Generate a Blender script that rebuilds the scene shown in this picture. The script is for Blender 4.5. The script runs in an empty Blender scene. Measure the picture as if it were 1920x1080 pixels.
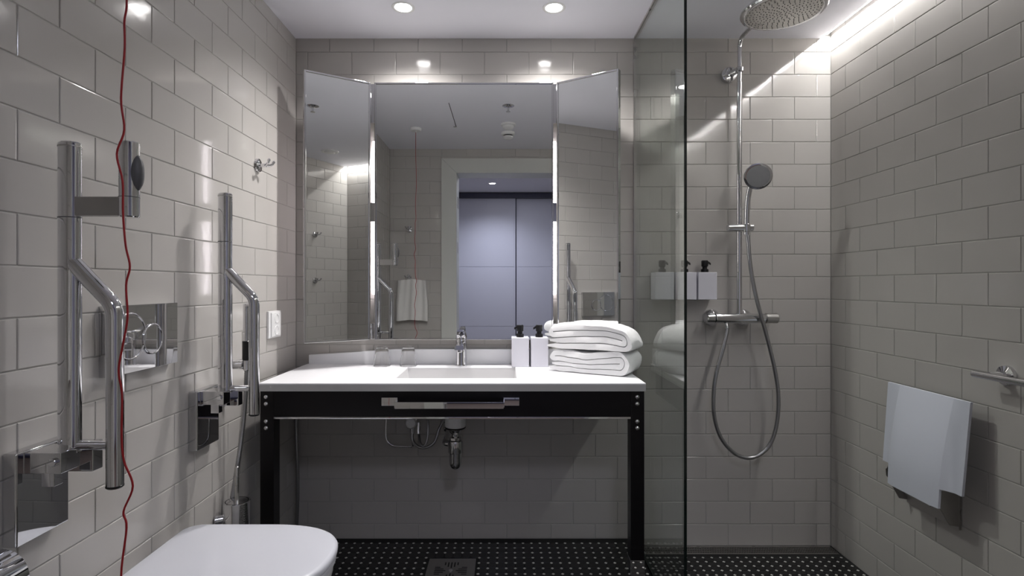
import bpy, bmesh, math, random
from mathutils import Vector, Matrix, noise

random.seed(7)
SC = bpy.context.scene
COL = SC.collection
PI = math.pi
V = Vector

# ------------------------------------------------------------------ camera
cam_data = bpy.data.cameras.new('camera')
cam_data.sensor_width = 36.0
cam_data.lens = 19.09
cam_data.shift_x = 0.00625
cam_data.shift_y = -0.0026
cam_data.clip_start = 0.02
cam = bpy.data.objects.new('camera', cam_data)
cam.location = (0, 0, 1.161)
cam.rotation_euler = (PI / 2, 0, 0)
COL.objects.link(cam)
SC.camera = cam

# ------------------------------------------------------------------ world, exposure, lamps
world = bpy.data.worlds.new('world')
SC.world = world
world.use_nodes = True
world.node_tree.nodes['Background'].inputs[0].default_value = (0.8, 0.85, 1.0, 1)
world.node_tree.nodes['Background'].inputs[1].default_value = 0.02
SC.view_settings.view_transform = 'Standard'
SC.view_settings.look = 'None'
SC.view_settings.gamma = 1.0
SC.view_settings.use_curve_mapping = False
SC.view_settings.exposure = 0.50

DOWNLIGHT_W = 40.0
COVE_W = 7.5
HALL_W = 7.0
MIRROR_LED = 17.0


def lamp(kind, name, loc, rot=(0, 0, 0), **kw):
    d = bpy.data.lights.new(name, kind)
    for k, v in kw.items():
        setattr(d, k, v)
    o = bpy.data.objects.new(name, d)
    o.location = loc
    o.rotation_euler = rot
    COL.objects.link(o)
    return o


# light strip hidden in the slot between ceiling and shower wall
lamp('AREA', 'cove_strip_light', (1.462, 1.41, 2.3045), (0, 0, 0), shape='RECTANGLE',
     size=0.0016, size_y=2.13, energy=COVE_W, color=(1.0, 0.985, 0.97))
# added hallway lamp filling in bluish light from behind, out of the mirror's view
lamp('AREA', 'hall_fill_light', (0.3, -0.35, 2.28), (0, 0, 0), shape='DISK',
     size=0.35, energy=HALL_W, color=(0.80, 0.83, 1.0))

# ------------------------------------------------------------------ room numbers (metres)
XL, XR = -0.961, 1.491           # left and right tiled walls
YB, YF = 2.49, 0.33              # vanity wall and door wall
ZC = 2.293                       # ceiling
XG = 0.592                       # glass screen plane
ZSH = -0.034                     # shower floor at its drain
TW, TH = 0.203, 0.1031           # tile pitch
ZJ = 2.2307                      # topmost horizontal joint


# ------------------------------------------------------------------ materials
def mat(name, col, rough=0.5, metal=0.0, spec=0.5, coat=0.0, bump=None, var=0.0, rnd=0.0,
        emit=None, trans=0.0, ior=1.45, sheen=0.0, rvar=0.0, vscale=6.0):
    m = bpy.data.materials.new(name)
    m.use_nodes = True
    nt = m.node_tree
    b = nt.nodes['Principled BSDF']
    b.inputs['Base Color'].default_value = (*col, 1)
    b.inputs['Roughness'].default_value = rough
    b.inputs['Metallic'].default_value = metal
    b.inputs['Specular IOR Level'].default_value = spec
    b.inputs['Coat Weight'].default_value = coat
    b.inputs['Transmission Weight'].default_value = trans
    b.inputs['IOR'].default_value = ior
    b.inputs['Sheen Weight'].default_value = sheen
    tc = nt.nodes.new('ShaderNodeTexCoord')
    geo = nt.nodes.new('ShaderNodeNewGeometry')
    if var or rnd:
        n = nt.nodes.new('ShaderNodeTexNoise')
        n.inputs['Scale'].default_value = vscale
        n.inputs['Detail'].default_value = 4
        nt.links.new(geo.outputs['Position'], n.inputs['Vector'])
        hsv = nt.nodes.new('ShaderNodeHueSaturation')
        hsv.inputs['Color'].default_value = (*col, 1)
        oi = nt.nodes.new('ShaderNodeObjectInfo')
        a = nt.nodes.new('ShaderNodeMath'); a.operation = 'MULTIPLY_ADD'
        nt.links.new(n.outputs['Fac'], a.inputs[0]); a.inputs[1].default_value = 2 * var; a.inputs[2].default_value = 1 - var
        c = nt.nodes.new('ShaderNodeMath'); c.operation = 'MULTIPLY_ADD'
        nt.links.new(oi.outputs['Random'], c.inputs[0]); c.inputs[1].default_value = 2 * rnd
        c.inputs[2].default_value = -rnd
        s = nt.nodes.new('ShaderNodeMath'); s.operation = 'ADD'
        nt.links.new(a.outputs[0], s.inputs[0]); nt.links.new(c.outputs[0], s.inputs[1])
        nt.links.new(s.outputs[0], hsv.inputs['Value'])
        nt.links.new(hsv.outputs['Color'], b.inputs['Base Color'])
    if rvar:
        n = nt.nodes.new('ShaderNodeTexNoise'); n.inputs['Scale'].default_value = 9
        nt.links.new(geo.outputs['Position'], n.inputs['Vector'])
        a = nt.nodes.new('ShaderNodeMath'); a.operation = 'MULTIPLY_ADD'
        nt.links.new(n.outputs['Fac'], a.inputs[0]); a.inputs[1].default_value = 2 * rvar; a.inputs[2].default_value = rough - rvar
        nt.links.new(a.outputs[0], b.inputs['Roughness'])
    if bump:
        prev = None
        for sc, st, dist in bump:
            n = nt.nodes.new('ShaderNodeTexNoise'); n.inputs['Scale'].default_value = sc
            n.inputs['Detail'].default_value = 3
            nt.links.new(geo.outputs['Position'], n.inputs['Vector'])
            bp = nt.nodes.new('ShaderNodeBump'); bp.inputs['Strength'].default_value = st
            bp.inputs['Distance'].default_value = dist
            nt.links.new(n.outputs['Fac'], bp.inputs['Height'])
            if prev:
                nt.links.new(prev.outputs[0], bp.inputs['Normal'])
            prev = bp
        nt.links.new(prev.outputs[0], b.inputs['Normal'])
    if emit:
        b.inputs['Emission Color'].default_value = (*emit[0], 1)
        b.inputs['Emission Strength'].default_value = emit[1]
    return m


def glass_mat(name, tint, ior=1.5):
    """thin pane: clear tinted transparency plus a Fresnel mirror reflection"""
    m = bpy.data.materials.new(name); m.use_nodes = True
    nt = m.node_tree; nt.nodes.clear()
    out = nt.nodes.new('ShaderNodeOutputMaterial')
    mix = nt.nodes.new('ShaderNodeMixShader')
    fr = nt.nodes.new('ShaderNodeFresnel')
    geo = nt.nodes.new('ShaderNodeNewGeometry')     # same reflection from either face of the pane
    io = nt.nodes.new('ShaderNodeMath'); io.operation = 'MULTIPLY_ADD'
    nt.links.new(geo.outputs['Backfacing'], io.inputs[0]); io.inputs[1].default_value = 1 / ior - ior; io.inputs[2].default_value = ior
    nt.links.new(io.outputs[0], fr.inputs['IOR'])
    t = nt.nodes.new('ShaderNodeBsdfTransparent'); t.inputs['Color'].default_value = (*tint, 1)
    g = nt.nodes.new('ShaderNodeBsdfGlossy'); g.inputs['Roughness'].default_value = 0.0
    g.inputs['Color'].default_value = (1, 1, 1, 1)
    nt.links.new(fr.outputs[0], mix.inputs[0]); nt.links.new(t.outputs[0], mix.inputs[1])
    nt.links.new(g.outputs[0], mix.inputs[2]); nt.links.new(mix.outputs[0], out.inputs[0])
    return m


M = {
    'tile': mat('glazed_tile', (0.50, 0.480, 0.457), 0.10, spec=0.5, rnd=0.018, var=0.015, bump=[(5.5, 0.22, 0.004), (45, 0.05, 0.002)]),
    'grout': mat('grout', (0.44, 0.43, 0.41), 0.85, var=0.08, vscale=30),
    'ceiling': mat('ceiling_paint', (0.88, 0.878, 0.945), 0.75, var=0.012, bump=[(60, 0.05, 0.001)]),
    'chrome': mat('chrome', (0.72, 0.72, 0.735), 0.03, 1.0, rvar=0.012),
    'polish': mat('polished_steel', (0.66, 0.66, 0.665), 0.02, 1.0),
    'satin': mat('satin_steel', (0.50, 0.49, 0.47), 0.30, 1.0, rvar=0.08),
    'brushed': mat('brushed_steel', (0.42, 0.41, 0.40), 0.35, 1.0, rvar=0.1, bump=[(300, 0.1, 0.0005)]),
    'hose': mat('metal_hose', (0.42, 0.42, 0.43), 0.28, 1.0, bump=[(400, 0.3, 0.001)]),
    'mirror': mat('mirror_silver', (0.86, 0.875, 0.87), 0.0, 1.0),
    'ceramic': mat('white_ceramic', (0.80, 0.80, 0.82), 0.12, coat=0.3, var=0.01),
    'lid': mat('white_lid_plastic', (0.60, 0.61, 0.66), 0.22, var=0.01),
    'solid': mat('white_solid_surface', (0.89, 0.89, 0.91), 0.28, var=0.012),
    'basin': mat('basin_composite', (0.70, 0.695, 0.70), 0.3, var=0.012),
    'edge': mat('grey_worktop_edge', (0.50, 0.495, 0.49), 0.35, var=0.02),
    'black': mat('black_lacquer', (0.006, 0.005, 0.006), 0.32, rvar=0.05, spec=0.3),
    'blackplastic': mat('black_plastic', (0.012, 0.012, 0.013), 0.28, rvar=0.05),
    'greyplastic': mat('dark_grey_plastic', (0.10, 0.10, 0.105), 0.45, var=0.05),
    'plastic': mat('white_plastic', (0.80, 0.80, 0.80), 0.35, var=0.01),
    'bottle': mat('matt_white_bottle', (0.74, 0.735, 0.80), 0.38, var=0.01),
    'seatwhite': mat('seat_white_plastic', (0.64, 0.665, 0.75), 0.42, var=0.012),
    'towel': mat('terry_cotton', (0.86, 0.86, 0.865), 0.95, sheen=0.3, bump=[(420, 0.7, 0.002), (60, 0.25, 0.003)]),
    'towel2': mat('white_cotton', (0.80, 0.79, 0.77), 0.95, sheen=0.2, bump=[(300, 0.5, 0.002)]),
    'cord': mat('red_cord', (0.33, 0.012, 0.016), 0.5, var=0.1),
    'floorblack': mat('black_mosaic', (0.010, 0.010, 0.011), 0.22, rvar=0.08, rnd=0.0, bump=[(40, 0.1, 0.001)]),
    'floorgrout': mat('dark_grout', (0.012, 0.012, 0.012), 0.8, var=0.1),
    'floorwhite': mat('white_mosaic', (0.62, 0.61, 0.58), 0.3, rnd=0.04, var=0.03, vscale=40),
    'slot': mat('dark_slot', (0.01, 0.01, 0.01), 0.7, var=0.1),
    'casing': mat('door_casing_paint', (0.62, 0.63, 0.60), 0.4, var=0.012),
    'wardrobe': mat('wardrobe_lacquer', (0.66, 0.66, 0.75), 0.35, var=0.012),  # white lacquer; the cool cast of hall light is put into the colour
    'wardrobedark': mat('wardrobe_rail', (0.07, 0.07, 0.11), 0.4, var=0.05),
    'hallwall': mat('hall_paint', (0.62, 0.62, 0.66), 0.8, var=0.015),
    'hallfloor': mat('hall_wood_floor', (0.20, 0.15, 0.11), 0.4, var=0.2, vscale=3),
    'led': mat('led_strip', (0.9, 0.9, 0.9), 0.5, emit=((1.0, 0.92, 0.955), MIRROR_LED), var=0.01),
    'lens': mat('downlight_lens', (0.9, 0.9, 0.9), 0.4, emit=((1.0, 0.97, 0.96), 22.0), var=0.01),
    'coveled': mat('cove_diffuser', (0.9, 0.9, 0.9), 0.5, emit=((1.0, 0.985, 0.97), 6.0), var=0.01),
    'plate': mat('grey_spray_plate', (0.30, 0.30, 0.31), 0.4, var=0.06, vscale=60),
    'trapcup': mat('trap_chrome', (0.55, 0.55, 0.56), 0.06, 1.0),
    'glass': glass_mat('screen_glass', (0.885, 0.915, 0.895)),
    'glassedge': mat('glass_polished_edge', (0.006, 0.012, 0.010), 0.12, spec=0.5, var=0.1),
    'tumbler': mat('tumbler_glass', (1.0, 1.0, 1.0), 0.0, trans=1.0, ior=1.33),
}


# ------------------------------------------------------------------ helpers
def link(o, parent=None):
    COL.objects.link(o)
    if parent is not None:
        o.parent = parent
    return o


def obj(name, bm, m, parent=None, smooth=True, angle=38, label=None):
    bmesh.ops.recalc_face_normals(bm, faces=bm.faces)
    me = bpy.data.meshes.new(name)
    bm.to_mesh(me); bm.free()
    me.materials.append(M[m] if isinstance(m, str) else m)
    if smooth:
        for p in me.polygons:
            p.use_smooth = True
        me.set_sharp_from_angle(angle=math.radians(angle))
    o = bpy.data.objects.new(name, me)
    if smooth and len(me.polygons) < 3000:
        wn = o.modifiers.new('weighted_normal', 'WEIGHTED_NORMAL')
        wn.keep_sharp = True
    if label:
        o['label'] = label
    return link(o, parent)


def tag(o, label, cat, group=None):
    o['label'] = label; o['category'] = cat
    if group:
        o['group'] = group
    return o


def thing(name, label, cat, loc=(0, 0, 0), group=None):
    o = bpy.data.objects.new(name, None)
    o.empty_display_size = 0.05
    o.location = loc
    COL.objects.link(o)
    return tag(o, label, cat, group)


def world_part(o, parent):
    """parent o without moving it (geometry is given in world coordinates)"""
    o.parent = parent
    o.matrix_parent_inverse = Matrix.Translation(parent.location).inverted()
    return o


def part(name, bm, m, parent, **kw):
    o = obj(name, bm, m, None, **kw)
    if parent.parent is None:
        o.parent = parent
        o.matrix_parent_inverse = Matrix.Translation(parent.location).inverted()
    else:
        o.parent = parent
        o.matrix_parent_inverse = Matrix.Identity(4)
    return o


def struct(o):
    o['kind'] = 'structure'
    return o


def box(x0, x1, y0, y1, z0, z1, bev=0.0, seg=2, bm=None):
    own = bmesh.new()
    r = bmesh.ops.create_cube(own, size=1.0)
    bmesh.ops.scale(own, vec=(abs(x1 - x0), abs(y1 - y0), abs(z1 - z0)), verts=own.verts)
    bmesh.ops.translate(own, vec=((x0 + x1) / 2, (y0 + y1) / 2, (z0 + z1) / 2), verts=own.verts)
    if bev > 0:
        bmesh.ops.bevel(own, geom=own.edges[:], offset=bev, segments=seg, profile=0.5, affect='EDGES')
    return own


def frame_of(d):
    d = V(d).normalized()
    a = V((0, 0, 1)) if abs(d.z) < 0.9 else V((1, 0, 0))
    u = d.cross(a).normalized()
    return d, u, d.cross(u).normalized()


def lathe(o, axis, prof, seg=32, sx=1.0, sy=1.0, bm=None):
    """prof: list of (radius, height along axis)"""
    bm = bm or bmesh.new()
    d, u, w = frame_of(axis)
    o = V(o)
    rings = []
    for r, h in prof:
        if r < 1e-6:
            rings.append([bm.verts.new(o + d * h)])
        else:
            rings.append([bm.verts.new(o + d * h + u * (r * sx * math.cos(2 * PI * k / seg)) + w * (r * sy * math.sin(2 * PI * k / seg))) for k in range(seg)])
    for a, b in zip(rings, rings[1:]):
        if len(a) == 1 and len(b) == 1:
            continue
        for k in range(seg):
            k2 = (k + 1) % seg
            if len(a) == 1:
                bm.faces.new((a[0], b[k2], b[k]))
            elif len(b) == 1:
                bm.faces.new((a[k], a[k2], b[0]))
            else:
                bm.faces.new((a[k], a[k2], b[k2], b[k]))
    return bm


def rod(p0, p1, r, seg=24, bev=None, r1=None, sx=1.0, sy=1.0):
    p0, p1 = V(p0), V(p1)
    L = (p1 - p0).length
    r1 = r if r1 is None else r1
    b = min(r, r1) * 0.15 if bev is None else bev
    b = min(b, L * 0.45)
    return lathe(p0, p1 - p0, [(0, 0), (r - b, 0), (r, b), (r1, L - b), (r1 - b, L), (0, L)], seg, sx, sy)


def spline(pts, n=8):
    pts = [V(p) for p in pts]
    out = []
    P = [pts[0] * 2 - pts[1]] + pts + [pts[-1] * 2 - pts[-2]]
    for i in range(1, len(P) - 2):
        for k in range(n):
            t = k / n
            a, b, c, d = P[i - 1], P[i], P[i + 1], P[i + 2]
            out.append(0.5 * ((2 * b) + (c - a) * t + (2 * a - 5 * b + 4 * c - d) * t * t + (3 * b - a - 3 * c + d) * t ** 3))
    out.append(pts[-1])
    return out


def fillet(pts, r, n=8):
    """rounds the inner corners of a polyline"""
    pts = [V(p) for p in pts]
    out = [pts[0]]
    for a, b, c in zip(pts, pts[1:], pts[2:]):
        d1, d2 = (a - b), (c - b)
        q = min(r, d1.length * 0.48, d2.length * 0.48)
        s, e = b + d1.normalized() * q, b + d2.normalized() * q
        for k in range(n + 1):
            t = k / n
            out.append(s * (1 - t) ** 2 + b * 2 * t * (1 - t) + e * t * t)
    out.append(pts[-1])
    return out


def tube(pts, r, seg=14, ribs=0.0, closed=False):
    pts = [V(p) for p in pts]
    bm = bmesh.new()
    n = len(pts)
    T = []
    for i in range(n):
        a = pts[(i - 1) % n] if closed else pts[max(i - 1, 0)]
        b = pts[(i + 1) % n] if closed else pts[min(i + 1, n - 1)]
        T.append((b - a).normalized())
    d, u, w = frame_of(T[0])
    rings = []
    for i, p in enumerate(pts):
        t = T[i]
        u = (u - t * u.dot(t)).normalized()
        w = t.cross(u)
        rr = r * (1 + (ribs if i % 2 else -ribs)) if ribs else r
        rings.append([bm.verts.new(p + u * rr * math.cos(2 * PI * k / seg) + w * rr * math.sin(2 * PI * k / seg)) for k in range(seg)])
    pairs = list(zip(rings, rings[1:])) + ([(rings[-1], rings[0])] if closed else [])
    for a, b in pairs:
        for k in range(seg):
            bm.faces.new((a[k], a[(k + 1) % seg], b[(k + 1) % seg], b[k]))
    if not closed:
        bm.faces.new(rings[0][::-1]); bm.faces.new(rings[-1])
    return bm


def resample(pts, step):
    pts = [V(p) for p in pts]
    out = [pts[0]]; acc = 0.0
    for a, b in zip(pts, pts[1:]):
        L = (b - a).length
        t = step - acc
        while t <= L:
            out.append(a + (b - a) * (t / L)); t += step
        acc = L - (t - step)
    out.append(pts[-1])
    return out


def prism(poly, axis, t0, t1, bev=0.0):
    """poly: 2d points; axis 'x': (y,z), 'y': (x,z), 'z': (x,y)"""
    bm = bmesh.new()
    def pt(p, t):
        return {'x': (t, p[0], p[1]), 'y': (p[0], t, p[1]), 'z': (p[0], p[1], t)}[axis]
    a = [bm.verts.new(pt(p, t0)) for p in poly]
    b = [bm.verts.new(pt(p, t1)) for p in poly]
    bm.faces.new(a); bm.faces.new(b[::-1])
    n = len(poly)
    for k in range(n):
        bm.faces.new((a[k], b[k], b[(k + 1) % n], a[(k + 1) % n]))
    if bev:
        bmesh.ops.recalc_face_normals(bm, faces=bm.faces)
        bmesh.ops.bevel(bm, geom=bm.edges[:], offset=bev, segments=2, profile=0.5, affect='EDGES')
    return bm


def loft(rings, cap=True):
    bm = bmesh.new()
    R = [[bm.verts.new(p) for p in r] for r in rings]
    n = len(R[0])
    for a, b in zip(R, R[1:]):
        for k in range(n):
            bm.faces.new((a[k], a[(k + 1) % n], b[(k + 1) % n], b[k]))
    if cap:
        bm.faces.new(R[0][::-1]); bm.faces.new(R[-1])
    return bm


def copy_tree(o, parent=None, offset=None):
    c = o.copy(); COL.objects.link(c)
    c.parent = parent
    if parent is not None:
        c.matrix_parent_inverse = o.matrix_parent_inverse.copy()
    for ch in o.children:
        copy_tree(ch, c)
    return c


# ------------------------------------------------------------------ tiled walls
TILES = {}


def tile_mesh(w, h):
    key = (round(w, 4), round(h, 4))
    if key in TILES:
        return TILES[key]
    g, t, b = 0.0013, 0.0055, min(0.0022, w * 0.2, h * 0.2)
    hw, hh = w / 2 - g, h / 2 - g
    vs, fs = [], []
    for (x, z, y) in ((hw, hh, t), (hw, hh, b * 0.55), (hw - b * 0.35, hh - b * 0.35, b * 0.16), (hw - b, hh - b, 0.0)):
        vs += [(-x, y, -z), (x, y, -z), (x, y, z), (-x, y, z)]
    for k in range(3):
        for i in range(4):
            j = (i + 1) % 4
            fs.append((4 * k + i, 4 * k + j, 4 * k + 4 + j, 4 * k + 4 + i))
    fs.append((12, 13, 14, 15))
    me = bpy.data.meshes.new('tile')
    me.from_pydata(vs, [], fs)
    me.materials.append(M['tile'])
    for p in me.polygons:
        p.use_smooth = False
    TILES[key] = me
    return me


def lay_tiles(wall, u0, u1, phase_even, phase_odd, zmin, place, rot, ztop=ZC, clips=None):
    """rows from the ceiling down; place(u, z) gives the world point of a tile's face centre"""
    k = -1
    while True:
        zt = ZJ - k * TH
        zb = zt - TH
        if zt <= (zmin if not callable(zmin) else zmin(u1)) + 1e-4 and zt <= (zmin(u0) if callable(zmin) else zmin) + 1e-4:
            break
        ph = phase_even if k % 2 == 0 else phase_odd
        n0 = math.floor((u0 - ph) / TW)
        u = ph + n0 * TW
        while u < u1 - 1e-6:
            a, b = max(u, u0), min(u + TW, u1)
            u += TW
            if b - a < 0.012:
                continue
            zm = zmin((a + b) / 2) if callable(zmin) else zmin
            t, bo = min(zt, ztop), max(zb, zm)
            rects = [(a, b, bo, t)]
            if clips:
                out = []
                for r in rects:
                    for c in clips:
                        q = (max(r[0], c[0]), min(r[1], c[1]), max(r[2], c[2]), min(r[3], c[3]))
                        if q[1] - q[0] > 0.012 and q[3] - q[2] > 0.012:
                            out.append(q)
                rects = out
            for (p, q, s, e) in rects:
                if e - s < 0.012:
                    continue
                o = bpy.data.objects.new('tile', tile_mesh(q - p, e - s))
                o.location = place((p + q) / 2, (s + e) / 2)
                o.rotation_euler = (random.gauss(0, 0.0016), random.gauss(0, 0.0004), rot + random.gauss(0, 0.0016))
                link(o, wall)
        k += 1


G = 0.0022   # grout lies this far behind the tile faces
# vanity wall
wall_back = struct(obj('wall_back', box(XL - 0.1, XR + 0.1, YB + G, YB + 0.1, -0.12, 2.42), 'grout', smooth=False))
lay_tiles(wall_back, XL, XR, -0.503, -0.4015, lambda u: ZSH if u > XG else 0.0, lambda u, z: (u, YB, z), 0.0, ztop=2.334)
wall_left = struct(obj('wall_left', box(XL - 0.1, XL - G, YF - 0.2, YB + 0.1, -0.12, 2.42), 'grout', smooth=False))
lay_tiles(wall_left, YF, YB, YB - TW * 1.5, YB - TW, 0.0, lambda u, z: (XL, u, z), PI / 2)
wall_right = struct(obj('wall_right', box(XR + G, XR + 0.1, YF - 0.2, YB + 0.1, -0.12, 2.42), 'grout', smooth=False))
lay_tiles(wall_right, -YB, -YF, -YB + TW, -YB + TW * 0.525, ZSH, lambda u, z: (XR, -u, z), -PI / 2, ztop=2.334)
# door wall: three pieces round the doorway
DX0, DX1, DZ = -0.405, 0.56, 2.09          # clear opening
CX0, CX1, CZ = -0.532, 0.69, 2.213         # outside of the casing
bmw = bmesh.new()
for (x0, x1, z0, z1) in ((XL - 0.1, DX0 - 0.03, -0.12, 2.42), (DX1 + 0.03, XR + 0.1, -0.12, 2.42), (DX0 - 0.03, DX1 + 0.03, DZ + 0.03, 2.42)):
    b_ = box(x0, x1, YF - 0.2, YF - G, z0, z1)
    me_ = bpy.data.meshes.new('tmp'); b_.to_mesh(me_); b_.free(); bmw.from_mesh(me_); bpy.data.meshes.remove(me_)
wall_front = struct(obj('wall_front', bmw, 'grout', smooth=False))
lay_tiles(wall_front, -XR, -XL, 0.02, 0.12, 0.0, lambda u, z: (-u, YF, z), PI, ztop=2.334,
          clips=[(-CX0, -XL, 0, 2.334), (-XR, -CX1, ZSH, 2.334), (-CX1, -CX0, CZ, 2.334)])

# ------------------------------------------------------------------ ceiling with the light slot along the shower wall
XS = 1.447
ceiling = struct(obj('ceiling', box(XL - 0.02, XS, YF - 0.1, YB + 0.02, ZC, ZC + 0.008), 'ceiling', smooth=False))
bmx = box(XL - 0.1, XR + 0.1, YF - 0.2, YB + 0.1, 2.334, 2.36)
part('slot_lid', bmx, 'ceiling', ceiling, smooth=False)
part('slot_upstand', box(1.444, 1.447, YF, YB, ZC + 0.001, ZC + 0.012), 'ceiling', ceiling, smooth=False)
strip = thing('light_strip', 'slim light strip hidden in the ceiling slot above the shower wall', 'light strip', (1.462, 1.41, 2.31))
part('profile', box(1.4545, 1.4695, 0.34, 2.48, 2.308, 2.333), 'plastic', strip, smooth=False)
part('diffuser', box(1.4535, 1.4705, 0.338, 2.482, 2.3065, 2.308), 'coveled', strip, smooth=False)

# ------------------------------------------------------------------ floor
floor = struct(obj('floor', box(XL - 0.02, XG, YF - 0.2, YB + 0.02, -0.12, -0.0016), 'floorgrout', smooth=False))


def zshower(y):
    return max(ZSH, min(0.0, ZSH * (y - 1.2) / 1.21)) if y > 1.2 else 0.0


ys = [YF - 0.2, 1.2, 2.405, YB + 0.02]
poly = [(y, zshower(y) - 0.0016) for y in ys] + [(ys[-1], -0.12), (ys[0], -0.12)]
part('shower_floor', prism(poly, 'x', XG, XR + 0.02), 'floorgrout', floor, smooth=False)

PX, PY, PY2 = 0.0379, 0.0434, 0.0379
GX0, GX1, GY0, GY1 = -0.322, -0.125, 2.107, 2.304   # square gully
dots = []
for side in (0, 1):
    x0, x1 = ((XL, XG - 0.006), (XG + 0.012, XR))[side]
    py = PY if side == 0 else PY2
    yy = (2.446 if side == 0 else 2.383)
    while yy > YF:
        n = int((x1 - x0) / PX) + 2
        base = -0.642 if side == 0 else 0.98
        for k in range(-60, 80):
            x = base + k * PX
            if not (x0 + 0.012 < x < x1 - 0.012):
                continue
            if side == 0 and GX0 - 0.012 < x < GX1 + 0.012 and GY0 - 0.012 < yy < GY1 + 0.012:
                continue
            dots.append((x, yy, 0.0 if side == 0 else zshower(yy), py))
        yy -= py
bmb = bmesh.new()
for (x, y, z, py) in dots:      # black mosaic pieces with cut corners, one between every four dots
    cxx, cyy = x + PX / 2, y - py / 2
    if cxx > (XG - 0.02 if x < XG else XR - 0.015):
        continue
    if x < XG and GX0 - 0.016 < cxx < GX1 + 0.016 and GY0 - 0.02 < cyy < GY1 + 0.02:
        continue
    hx, hy, c = PX / 2 - 0.0007, py / 2 - 0.0007, 0.0065
    out = [(-hx + c, -hy), (hx - c, -hy), (hx, -hy + c), (hx, hy - c), (hx - c, hy), (-hx + c, hy), (-hx, hy - c), (-hx, -hy + c)]
    zz = z if x < XG else None
    lo = [bmb.verts.new((cxx + p, cyy + q, (z if x < XG else zshower(cyy + q)) - 0.0016)) for p, q in out]
    hi = [bmb.verts.new((cxx + p * 0.965, cyy + q * 0.965, z if x < XG else zshower(cyy + q))) for p, q in out]
    bmb.faces.new(hi)
    for k in range(8):
        bmb.faces.new((lo[k], lo[(k + 1) % 8], hi[(k + 1) % 8], hi[k]))
mos = part('black_mosaic', bmb, 'floorblack', floor, smooth=False)
mos['kind'] = 'stuff'


def seen_size(d):
    x, y, z, _ = d
    if y < 0.4:
        return -1
    px, py = 948 + x / y * 1018, 535 + (1.161 - z) / y * 1018
    if px < 600 or px > 1920 or py > 1082:
        return -1
    return 1.0 / y


dots.sort(key=seen_size, reverse=True)
dme = bpy.data.meshes.new('mosaic_dot')
hs = 0.0058
dme.from_pydata([(0, -hs * 1.15, 0), (hs * 1.15, 0, 0), (0, hs * 1.15, 0), (-hs * 1.15, 0, 0), (0, -hs * 1.02, 0.0022), (hs * 1.02, 0, 0.0022), (0, hs * 1.02, 0.0022), (-hs * 1.02, 0, 0.0022)], [],
                [(4, 5, 6, 7), (0, 1, 5, 4), (1, 2, 6, 5), (2, 3, 7, 6), (3, 0, 4, 7)])
dme.materials.append(M['floorwhite'])
for (x, y, z, _) in dots[:298]:
    o = bpy.data.objects.new('mosaic_dot', dme)
    o.location = (x, y, z - 0.0019)
    link(o, floor)
bmd = bmesh.new()
for (x, y, z, _) in dots[298:]:
    vs = [bmd.verts.new((x + a, y + b, z - 0.0019 + c)) for a, b, c in [tuple(v.co) for v in dme.vertices]]
    for p in dme.polygons:
        bmd.faces.new([vs[i] for i in p.vertices])
part('mosaic_dots', bmd, 'floorwhite', floor, smooth=False)['kind'] = 'stuff'

# square stainless gully
gul = thing('floor_gully', 'square stainless floor drain cover with radiating slots beside the toilet', 'drain', (-0.2235, 2.2055, 0))
part('cover', box(GX0, GX1, GY0, GY1, -0.004, 0.002, 0.0012), 'brushed', gul)
gc = V((-0.2235, 2.2055))
for q in range(4):
    ang = q * PI / 2
    for i in range(-2, 3):
        L = (0.045 if i == 0 else 0.036 if abs(i) == 1 else 0.022)
        off, far = i * 0.013, 0.066
        dx, dy = math.cos(ang), math.sin(ang)
        nx, ny = -dy, dx
        a = gc + V((dx, dy)) * (far - L) + V((nx, ny)) * off
        b = gc + V((dx, dy)) * far + V((nx, ny)) * off
        w = 0.0026
        P = [(a.x - nx * w, a.y - ny * w), (b.x - nx * w, b.y - ny * w), (b.x + nx * w, b.y + ny * w), (a.x + nx * w, a.y + ny * w)]
        part('slot', prism(P, 'z', 0.0012, 0.0024), 'slot', gul, smooth=False)
part('centre_screw', lathe((gc.x, gc.y, 0.002), (0, 0, 1), [(0.009, 0), (0.0085, 0.0018), (0.004, 0.003), (0, 0.003)], 20), 'chrome', gul)

# linear drain along the shower's back wall
ld = thing('linear_drain', 'long stainless grating drain at the foot of the shower wall', 'drain', (1.03, 2.448, ZSH))
part('tray', box(XG + 0.01, 1.485, 2.412, 2.487, ZSH - 0.02, ZSH - 0.003), 'slot', ld, smooth=False)
for (y0, y1) in ((2.412, 2.421), (2.4755, 2.486)):
    part('edge_rail', box(XG + 0.012, 1.483, y0, y1, ZSH - 0.006, ZSH + 0.002, 0.0008), 'satin', ld)
xx = XG + 0.02
bmg = bmesh.new()
while xx < 1.48:
    for yk in range(3):
        yA = 2.4215 + yk * 0.018
        v = [bmg.verts.new((xx + a, yA + b, ZSH + 0.001)) for a, b in ((0, 0), (0.0032, 0), (0.0072, 0.0175), (0.0040, 0.0175))]
        bmg.faces.new(v)
    xx += 0.0076
gr = part('grating', bmg, 'satin', ld, smooth=False)
gr['kind'] = 'stuff'
for yA in (2.4385, 2.4565):
    part('grating_rail', box(XG + 0.012, 1.483, yA, yA + 0.002, ZSH - 0.004, ZSH + 0.0012), 'satin', ld, smooth=False)

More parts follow.
